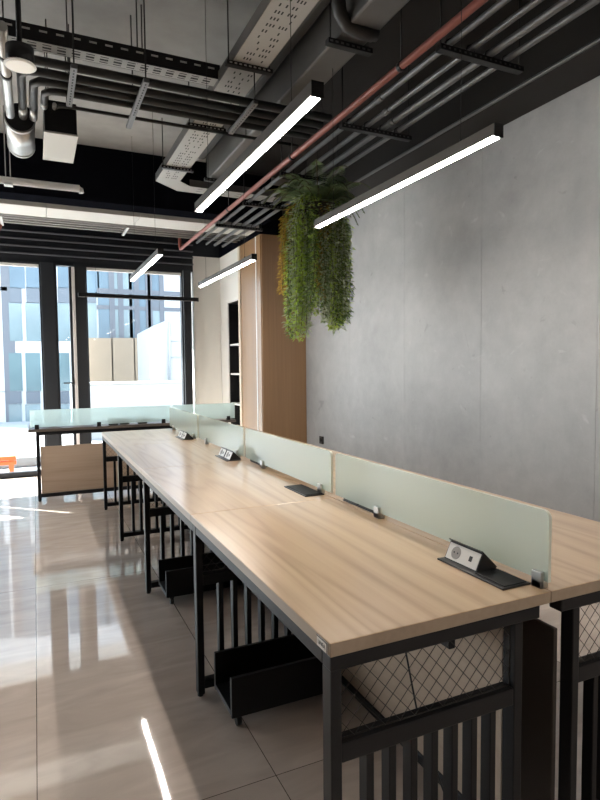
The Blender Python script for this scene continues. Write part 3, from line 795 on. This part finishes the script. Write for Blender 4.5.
# red sprinkler pipe
t = thing('sprinkler_pipe', (1.69, 3, 2.83), 'long red sprinkler pipe running under the ceiling towards the window', 'pipe')
MB().tube([(1.69, -2.8, 2.83), (1.69, 7.10, 2.83), (1.69, 7.15, 2.838), (1.69, 7.18, 2.87), (1.69, 7.185, 2.92), (1.69, 7.185, 3.16)], .019, 14).build('pipe', M['red'], t)
for y in (2.43, 3.75, 5.2): 
    c = MB().cyl((1.69, y, 2.85), (1.69, y, RZ), .004, 8); c.cyl((1.69, y-.012, 2.83), (1.69, y+.012, 2.83), .024, 14); c.build('clip', M['black'], t)
t = thing('red_pipe_elbow', (-.33, 7.08, 2.9), 'small red pipe elbow under the window pipes at the left picture edge', 'pipe')
MB().tube([(-.9, 7.08, 2.86), (-.34, 7.08, 2.86), (-.30, 7.08, 2.875), (-.285, 7.08, 2.91), (-.285, 7.08, 3.16)], .014, 12).build('pipe', M['red'], t)
# conduits with hangers
for k, x in enumerate((1.90, 2.03, 2.15, 2.265)):
    t = thing('conduit_pipe', (x, 2, 2.93), 'grey conduit under the ceiling, %s of four counted from the red pipe' % ('first', 'second', 'third', 'fourth')[k], 'pipe', 'grey conduits beside the red pipe')
    r = .016 if k != 2 else .019
    MB().cyl((x, -2.8, 2.93), (x, 7.15+.03*k, 2.93), r, 12).build('pipe', M['conduit'], t)
    for y in (1.05, 2.95+.12*k, 4.8): MB().cyl((x, y-.03, 2.93), (x, y+.03, 2.93), r+.004, 12).build('coupling', M['conduit'], t)
for k, y in enumerate((1.2, 2.32, 3.30, 4.30, 5.20, 6.09)):
    h = thing('conduit_hanger', (2.1, y, 2.89), 'slotted hanger channel carrying the four grey conduits, %s from the camera' % ('first', 'second', 'third', 'fourth', 'fifth', 'sixth')[k], 'hanger', 'hangers of the grey conduits')
    c = MB().box(1.83, 2.37, y-.021, y+.021, 2.882, 2.910, .002)
    for q in range(16): c.box(1.845+q*.0325, 1.858+q*.0325, y-.0215, y-.0207, 2.891, 2.901, mi=1)
    c.build('channel', [M['black'], M['conduit']], h)
    rods(h, ((1.845, y), (2.355, y)), 2.90, 2.9755 if y > 5.95 else 3.4405)
    for x in (1.90, 2.03, 2.15, 2.265): MB().tube([(x-.025, y, 2.91), (x-.022, y, 2.94), (x, y, 2.954), (x+.022, y, 2.94), (x+.025, y, 2.91)], .004, 6).build('saddle', M['black'], h)
# thin conduit along the bulkhead
t = thing('thin_conduit', (2.69, 2, 3.03), 'thin dark conduit following the lower edge of the ceiling bulkhead above the concrete wall', 'pipe')
MB().cyl((2.7085, -2.8, 3.03), (2.7085, 6.3, 3.03), .012, 10).build('pipe', M['conduit'], t)
# black insulated pipes running across, turning towards the fan coil unit
for k, (y, xt, r) in enumerate(((3.34, -.165, .023), (3.46, -.015, .023), (3.56, .045, .023), (3.66, .103, .020), (3.84, .160, .011))):
    nm = ('first', 'second', 'third', 'fourth', 'thin fifth')[k]
    t = thing('insulated_pipe', (.8, y, 2.95), 'black insulated pipe running crosswise under the ceiling, %s from the camera' % nm, 'pipe', 'black crosswise pipes')
    ye = 4.10 if k < 3 else 3.898
    pts = [(1.78, y, 2.95), (xt+.08, y, 2.95), (xt+.03, y+.012, 2.95), (xt, y+.05, 2.95), (xt, max(ye, y+.055), 2.95)]
    MB().tube(pts, r, 12).build('pipe', M['insul'], t)
    MB().cyl((xt, max(ye, y+.055)-(.16 if k < 3 else .06), 2.95), (xt, max(ye, y+.055)-.005, 2.95), r+.001, 12).build('foil_sleeve', M['chrome'], t)
for k, (x, nm) in enumerate(((.235, 'at the left'), (.60, 'in the middle'), (1.23, 'by the pale tray'))):
    h = thing('pipe_hanger', (x, 3.56, 2.91), 'slotted hanger channel under the black crosswise pipes, %s' % nm, 'hanger', 'hangers of the black crosswise pipes')
    c = MB().box(x-.016, x+.016, 3.24, 3.72 if k != 1 else 3.90, 2.900, 2.922, .002)
    for q in range(13): c.box(x-.004, x+.004, 3.26+q*.034, 3.278+q*.034, 2.8994, 2.900, mi=1)
    c.build('channel', [M['conduit'], M['slot']], h)
    rods(h, ((x, 3.26), (x, 3.70)), 2.92, 3.0995 if k == 2 else RZ-.0005)
# fan coil parts at upper left
t = thing('round_duct', (-.045, 4.1, 2.95), 'short shiny round duct hanging at the upper left corner', 'duct')
mb = MB().cyl((-.035, 4.12, 2.95), (-.035, 4.62, 2.95), .088, 28); mb.build('duct_body', M['chrome'], t)
for y in (4.14, 4.60): MB().cyl((-.035, y-.015, 2.95), (-.035, y+.015, 2.95), .091, 28).build('band', M['galv'], t)
MB().cyl((-.035, 4.112, 2.95), (-.035, 4.121, 2.95), .084, 28).build('end_plate', M['black'], t)
rods(t, ((-.035, 4.14), (-.035, 4.60)), 3.03)
t = thing('round_duct', (-.26, 4.0, 2.95), 'pale round duct end cut by the left picture edge', 'duct')
MB().cyl((-.255, 4.05, 2.98), (-.255, 4.5, 2.98), .09, 28).build('duct_body', M['galv'], t)
rods(t, ((-.255, 4.12), (-.255, 4.4)), 3.06)
t = thing('fan_box', (.19, 4.15, 2.8), 'box shaped fan unit with pale underside beside the shiny round duct', 'fan unit')
bx(.103, .288, 3.90, 4.40, 2.812, 3.00, .004).build('casing', M['black'], t)
bx(.098, .293, 3.895, 4.405, 2.80, 2.812, .002).build('underside', M['ductwhite'], t)  # light on the bottom put into the colour, paler than the casing
rods(t, ((.13, 3.95), (.26, 3.95), (.13, 4.35), (.26, 4.35)), 3.00)
t = thing('ceiling_spotlight', (-.015, 2.9, 2.7), 'round ceiling spotlight with pale disc at the upper left corner', 'lamp')
MB().cyl((-.015, 2.9, 2.705), (-.015, 2.9, 2.78), .058, 28).build('housing', M['black'], t)
MB().cyl((-.015, 2.9, 2.70), (-.015, 2.9, 2.7052), .066, 32).build('rim', M['white'], t)
MB().cyl((-.015, 2.9, 2.697), (-.015, 2.9, 2.702), .058, 32).build('disc', M['disc'], t)
MB().cyl((-.015, 2.9, 2.78), (-.015, 2.9, RZ), .012, 10).build('stem', M['black'], t)
# branch pipe feeding the left
t = thing('chrome_pipe', (-.10, 3.4, 2.88), 'short bright pipe behind the round ceiling spotlight', 'pipe')
MB().tube([(-.085, 2.98, 2.90), (-.085, 3.55, 2.90), (-.085, 3.75, 2.90), (-.085, 4.0, 2.91)], .024, 14).build('pipe', M['chrome'], t)
mb = MB()
for y in (3.25, 3.45): mb.cyl((-.085, y-.015, 2.90), (-.085, y+.015, 2.90), .028, 14)
mb.cyl((-.085, 3.25, 2.92), (-.085, 3.25, RZ), .004, 8)
mb.build('clip', M['black'], t)

# ------------------------------------------------------------------ hanging plant
PC = Vector((2.045, 4.05, 0))
pl = thing('hanging_plant', (PC.x, PC.y, 2.45), 'big hanging planter of ferns with long trailing green vines in front of the concrete wall', 'plant')
mb = MB(); mb.cyl((PC.x, PC.y, 2.42), (PC.x, PC.y, 2.60), .12, 24, .15); mb.build('basket', M['pot'], pl)
for a in (0, 120, 240):
    x, y = PC.x+.17*math.cos(math.radians(a)), PC.y+.17*math.sin(math.radians(a))
    MB().cyl((x, y, 2.58), (PC.x+.02*math.cos(math.radians(a)), PC.y+.02*math.sin(math.radians(a)), RZ), .002, 6).build('cord', M['black'], pl)
rnd = random.Random(11)
def leaf(bm, base, d, up, ln, w, mi=0):
    d = d.normalized(); s = d.cross(up)
    if s.length < 1e-3: s = Vector((1, 0, 0))
    s.normalize(); nrm = s.cross(d)
    p1 = base + d*ln*.45 + s*w*.5 + nrm*ln*.06; p2 = base + d*ln - nrm*ln*.12; p3 = base + d*ln*.45 - s*w*.5 + nrm*ln*.06
    vs = [bm.verts.new(p) for p in (base, p1, p2, p3)]
    try:
        f = bm.faces.new(vs); f.material_index = mi
    except ValueError: pass
def vine(a, r0, zt, zb, mat, ll=.040, dens=1.0, flare=.0):
    mb = MB()
    ca, sa = math.cos(a), math.sin(a)
    x, y = PC.x+r0*ca, PC.y+r0*sa
    n = int((zt-zb)/.0165)
    pts = []
    wx, wy = rnd.uniform(-.035, .035), rnd.uniform(-.035, .035)
    ph = rnd.uniform(0, 6)
    for i in range(n+1):
        t = i/n
        rr = r0*(.55+.45*min(1, t*5)) + flare*t
        pts.append(Vector((PC.x+rr*ca+wx*math.sin(ph+t*5), PC.y+rr*sa+wy*math.cos(ph+t*4), zt+(.05*math.sin(min(1, t*6)*math.pi)) - (zt-zb)*t)))
    mb.tube(pts[::3] if len(pts) > 6 else pts, .0022, 4, mi=1)
    for i, p in enumerate(pts):
        for q in range(3):
            b = rnd.uniform(0, 2*math.pi)
            # leaves lean outward from the curtain
            d = Vector((math.cos(b)*.9+ca*.4, math.sin(b)*.9+sa*.4, rnd.uniform(-1.0, .25)))
            o = Vector((math.cos(b), math.sin(b), 0))*rnd.uniform(0, .018)
            leaf(mb.bm, p+o+Vector((0, 0, rnd.uniform(-.012, .012))), d, Vector((0, 0, 1)), ll*rnd.uniform(.7, 1.3), ll*.5*rnd.uniform(.7, 1.2))
    return mb.build('trailing_vine', [mat, M['stem']], pl, recalc=False)
# directions: towards the camera is -y/-x; screen left = (-cos yaw..), screen right = +
right = math.atan2(-math.sin(YAW), math.cos(YAW)); toward = right - math.pi/2
def dirn(u):  # u=-1 screen left ... 1 screen right, on the camera side
    return toward + u*math.pi/2
vines = []
for k in range(40):          # left curtain
    u = rnd.uniform(-1.35, -.12); r = rnd.uniform(.10, .245)
    mat = rnd.choice(['leaf_lime', 'leaf_grey', 'leaf_lime', 'leaf_grey', 'leaf_deep'])
    vines.append((dirn(u), r, 2.66, rnd.uniform(1.57, 1.80) if -1.0 < u < -.3 else rnd.uniform(1.75, 2.1), mat))
for k in range(9):           # ochre strands at the far left
    u = rnd.uniform(-1.35, -.9); vines.append((dirn(u), rnd.uniform(.21, .28), 2.6, rnd.uniform(1.95, 2.25), 'leaf_rust'))
for k in range(36):          # right curtain
    u = rnd.uniform(.10, 1.2); r = rnd.uniform(.10, .225)
    mat = rnd.choice(['leaf_grey', 'leaf_grey', 'leaf_lime', 'leaf_deep'])
    vines.append((dirn(u), r, 2.62, rnd.uniform(1.62, 1.80), mat))
for k in range(8):          # dull middle strands, shorter
    vines.append((dirn(rnd.uniform(-.2, .3)), rnd.uniform(.05, .16), 2.55, rnd.uniform(1.85, 2.1), rnd.choice(['leaf_rust', 'leaf_deep'])))
for k in range(14):          # back side
    vines.append((dirn(rnd.uniform(1.3, 2.6)), rnd.uniform(.15, .27), 2.62, rnd.uniform(1.75, 2.0), rnd.choice(['leaf_grey', 'leaf_deep'])))
for a, r, zt, zb, m in vines: vine(a, r, zt, zb, M[m])
def frond(a, ln, rise, droop):
    mb = MB()
    ca, sa = math.cos(a), math.sin(a)
    base = Vector((PC.x+.06*ca, PC.y+.06*sa, 2.60))
    pts = []
    for i in range(19):
        t = i/18
        pts.append(base + Vector((ca*ln*t, sa*ln*t, rise*math.sin(t*math.pi*.62) - droop*t*t)))
    mb.tube(pts[::2], .003, 4, mi=1)
    side = Vector((-sa, ca, 0))
    for i in range(2, 19):
        t = i/18
        tan = (pts[i]-pts[i-1]).normalized()
        w = .085*math.sin(min(1, t*1.1+.12)*math.pi)**.7 + .012
        for s in (-1, 1):
            for o in (0, .5):
                p = pts[i-1].lerp(pts[i], o)
                leaf(mb.bm, p, side*s + tan*.55 + Vector((0, 0, -.15)), Vector((0, 0, 1)), w, .016)
    return mb.build('fern_frond', [M['leaf_fern'], M['stem']], pl, recalc=False)
for k in range(38):
    a = k*2.399 + rnd.uniform(-.2, .2)
    frond(a, rnd.uniform(.22, .40), rnd.uniform(.10, .245), rnd.uniform(.02, .26))

# ------------------------------------------------------------------ outside
struct(bx(-40, 40, 8.16, 60, -.30, -.10).build('ground', M['paving']))
def rect(mb, px0, px1, py0, py1, Y, d=.1, mi=0):
    a, b = at(px0, py1, Y), at(px1, py0, Y)
    mb.box(min(a.x, b.x), max(a.x, b.x), Y-d, Y+.02, min(a.z, b.z), max(a.z, b.z), mi=mi)
    return mb
Y1 = 18.0
b1 = thing('office_building', (0, Y1+2, -.1), 'white and blue glass office building across the street, seen through the left window', 'building')
bx(-2.6, at(82.5, 300, Y1).x, Y1, Y1+3, -.1, 9).build('wall', M['fac_white'], b1)
cols = [(10, 21.5), (26.5, 40), (58, 69), (-36, -24), (-20, -6)]
for (a, b) in cols:
    for (c, d, m) in ((190, 288, 'fg_blue'), (288, 303, 'fac_grey'), (303, 341, 'fg_pale'), (353, 391, 'fg_teal'), (391, 404, 'fac_grey'), (404, 442, 'fg_pale')):
        rect(MB(), a, b, c, d, Y1, .03).build('spandrel' if m == 'fac_grey' else 'window', M[m], b1)
mb = MB()
for y in (287, 392, 446): rect(mb, -60, 7, y, y+1.0, Y1, .02)
rect(mb, 8, 9.2, 190, 470, Y1, .02)
mb.build('joint', M['fac_line'], b1)
Y2 = 22.0
b2 = thing('office_building', (6, Y2+2, -.1), 'blue glass building behind the white terrace, seen through the big window', 'building')
p = at(80, 300, Y2); q = at(215, 300, Y2); zb = at(110, 339, Y2).z
bx(p.x, q.x, Y2, Y2+3, -.1, 9).build('wall', M['fac_white'], b2)
for (a, b, c, d, m) in ((86, 96, 180, 293, 'fg_blue'), (86, 96, 293, 303, 'fac_grey'), (86, 96, 303, 338, 'fg_pale'), (99, 109.5, 180, 338, 'fg_blue'), (112, 118, 180, 338, 'fg_pale'),
                        (130, 146, 180, 338, 'fg_blue'), (149, 160, 180, 296, 'fg_blue'), (149, 160, 296, 310, 'fac_grey'), (149, 160, 310, 338, 'fg_pale'), (120.5, 129, 180, 338, 'fg_pale'), (190, 205, 180, 338, 'fg_blue')):
    rect(MB(), a, b, c, d, Y2, .03).build('spandrel' if m == 'fac_grey' else 'window', M[m], b2)
mb = MB()
for x in (110.2, 119, 135, 146.5, 148.4, 160.2): rect(mb, x, x+.9, 180, 338, Y2, .06)
for y in (292, 308): rect(mb, 97, 180, y, y+.9, Y2, .045)
mb.build('mullion', M['fac_line'], b2)
mb = MB()
for a, b in ((80, 111.6), (112.1, 133.6), (134.1, 149.2), (149.7, 215)): rect(mb, a, b, 338.5, 400, Y2, .25)
mb.build('stone_base', M['fac_beige'], b2)
t = thing('terrace_parapet', (4, 13, -.1), 'bright white terrace parapet outside the big window', 'parapet')
a, b = at(70, 385, 13), at(230, 398, 13)
mb = MB(); mb.box(a.x, b.x, 12.6, 13.0, -.1, at(110, 384, 13).z, .01); mb.box(a.x, b.x, 12.56, 13.04, at(110, 384, 13).z, at(110, 384, 13).z+.05, .01)
mb.build('wall', M['terrace'], t)
t = thing('stair_house', (5.2, 16, -.1), 'small white rooftop house with grey drain pipe, right side of the big window', 'building')
a = at(149, 330, 16); b = at(168, 320, 16); c = at(215, 320, 16)
mb = MB(); mb.prism([(a.x, -.1), (c.x, -.1), (c.x, c.z), (b.x, b.z), (a.x, a.z)], 'y', 16, 18); mb.build('wall', M['terrace'], t)
p0, p1 = at(169.5, 322, 15.95), at(169.5, 384, 15.95)
MB().cyl(p0, p1, .03, 10).build('drain_pipe', M['kerb'], t)
mb = MB()
for y in (341, 357): 
    p0 = at(170, y, 15.95); mb.cyl(p0, p0+Vector((.35, 0, 0)), .012, 8)
mb.build('branch_pipe', M['kerb'], t)
t = thing('barrier', (-.9, 8.6, -.1), 'low orange plastic barrier on the pavement at the left picture edge', 'barrier')
a, b = at(-60, 466, 8.55), at(16, 456, 8.55)
mb = MB(); mb.box(a.x, b.x, 8.55, 8.62, b.z-.055, b.z, .006); mb.box(a.x, b.x, 8.55, 8.62, b.z-.115, b.z-.065, .006)
for x in (a.x+.05, (a.x+b.x)/2, b.x-.06): mb.box(x-.03, x+.03, 8.56, 8.61, -.1, b.z-.02)
mb.build('panel', M['orange'], t)
t = thing('kerb_stone', (0, 9.6, -.1), 'low grey kerb outside the left window', 'kerb')
bx(-5, .9, 9.5, 9.75, -.10, .04, .01).build('body', M['kerb'], t)

# ------------------------------------------------------------------ light
w = bpy.data.worlds.new('sky'); S.world = w; w.use_nodes = True
nt = w.node_tree; bg = nt.nodes['Background']
tc = N(nt, 'ShaderNodeTexCoord'); sp = N(nt, 'ShaderNodeSeparateXYZ'); nt.links.new(tc.outputs['Generated'], sp.inputs[0])
r = ramp(nt, [(0.0, (0.62, 0.62, 0.60)), (0.5, (0.95, 0.97, 1.0)), (0.75, (0.72, 0.85, 1.0)), (1.0, (0.50, 0.70, 1.0))])
mr = N(nt, 'ShaderNodeMapRange'); mr.inputs['From Min'].default_value = -1; nt.links.new(sp.outputs['Z'], mr.inputs['Value'])
nt.links.new(mr.outputs[0], r.inputs[0]); nt.links.new(r.outputs[0], bg.inputs[0])
bg.inputs[1].default_value = 3.1
sd = bpy.data.lights.new('sun', 'SUN'); sd.energy = 28; sd.angle = math.radians(.53); sd.color = (1, .95, .87)
so = bpy.data.objects.new('sun', sd); COL.objects.link(so); so.location = (-8, 16, 12)
so.rotation_euler = Vector((2.42, -2.32, -2.71)).to_track_quat('-Z', 'Y').to_euler()

# ------------------------------------------------------------------ camera
cd = bpy.data.cameras.new('camera'); co = bpy.data.objects.new('camera', cd); COL.objects.link(co)
cd.sensor_fit = 'VERTICAL'; cd.sensor_height = 24; cd.lens = FPX*24/800; cd.clip_start = .05; cd.clip_end = 200
mtx = Matrix((( Rt.x, Up.x, -Fw.x, 0), (Rt.y, Up.y, -Fw.y, 0), (Rt.z, Up.z, -Fw.z, CAMH), (0, 0, 0, 1)))
co.matrix_world = mtx
S.camera = co
vs = S.view_settings
S.display_settings.display_device = 'sRGB'
vs.view_transform = 'Standard'; vs.look = 'None'; vs.gamma = 1; vs.use_curve_mapping = False
vs.exposure = 0.72
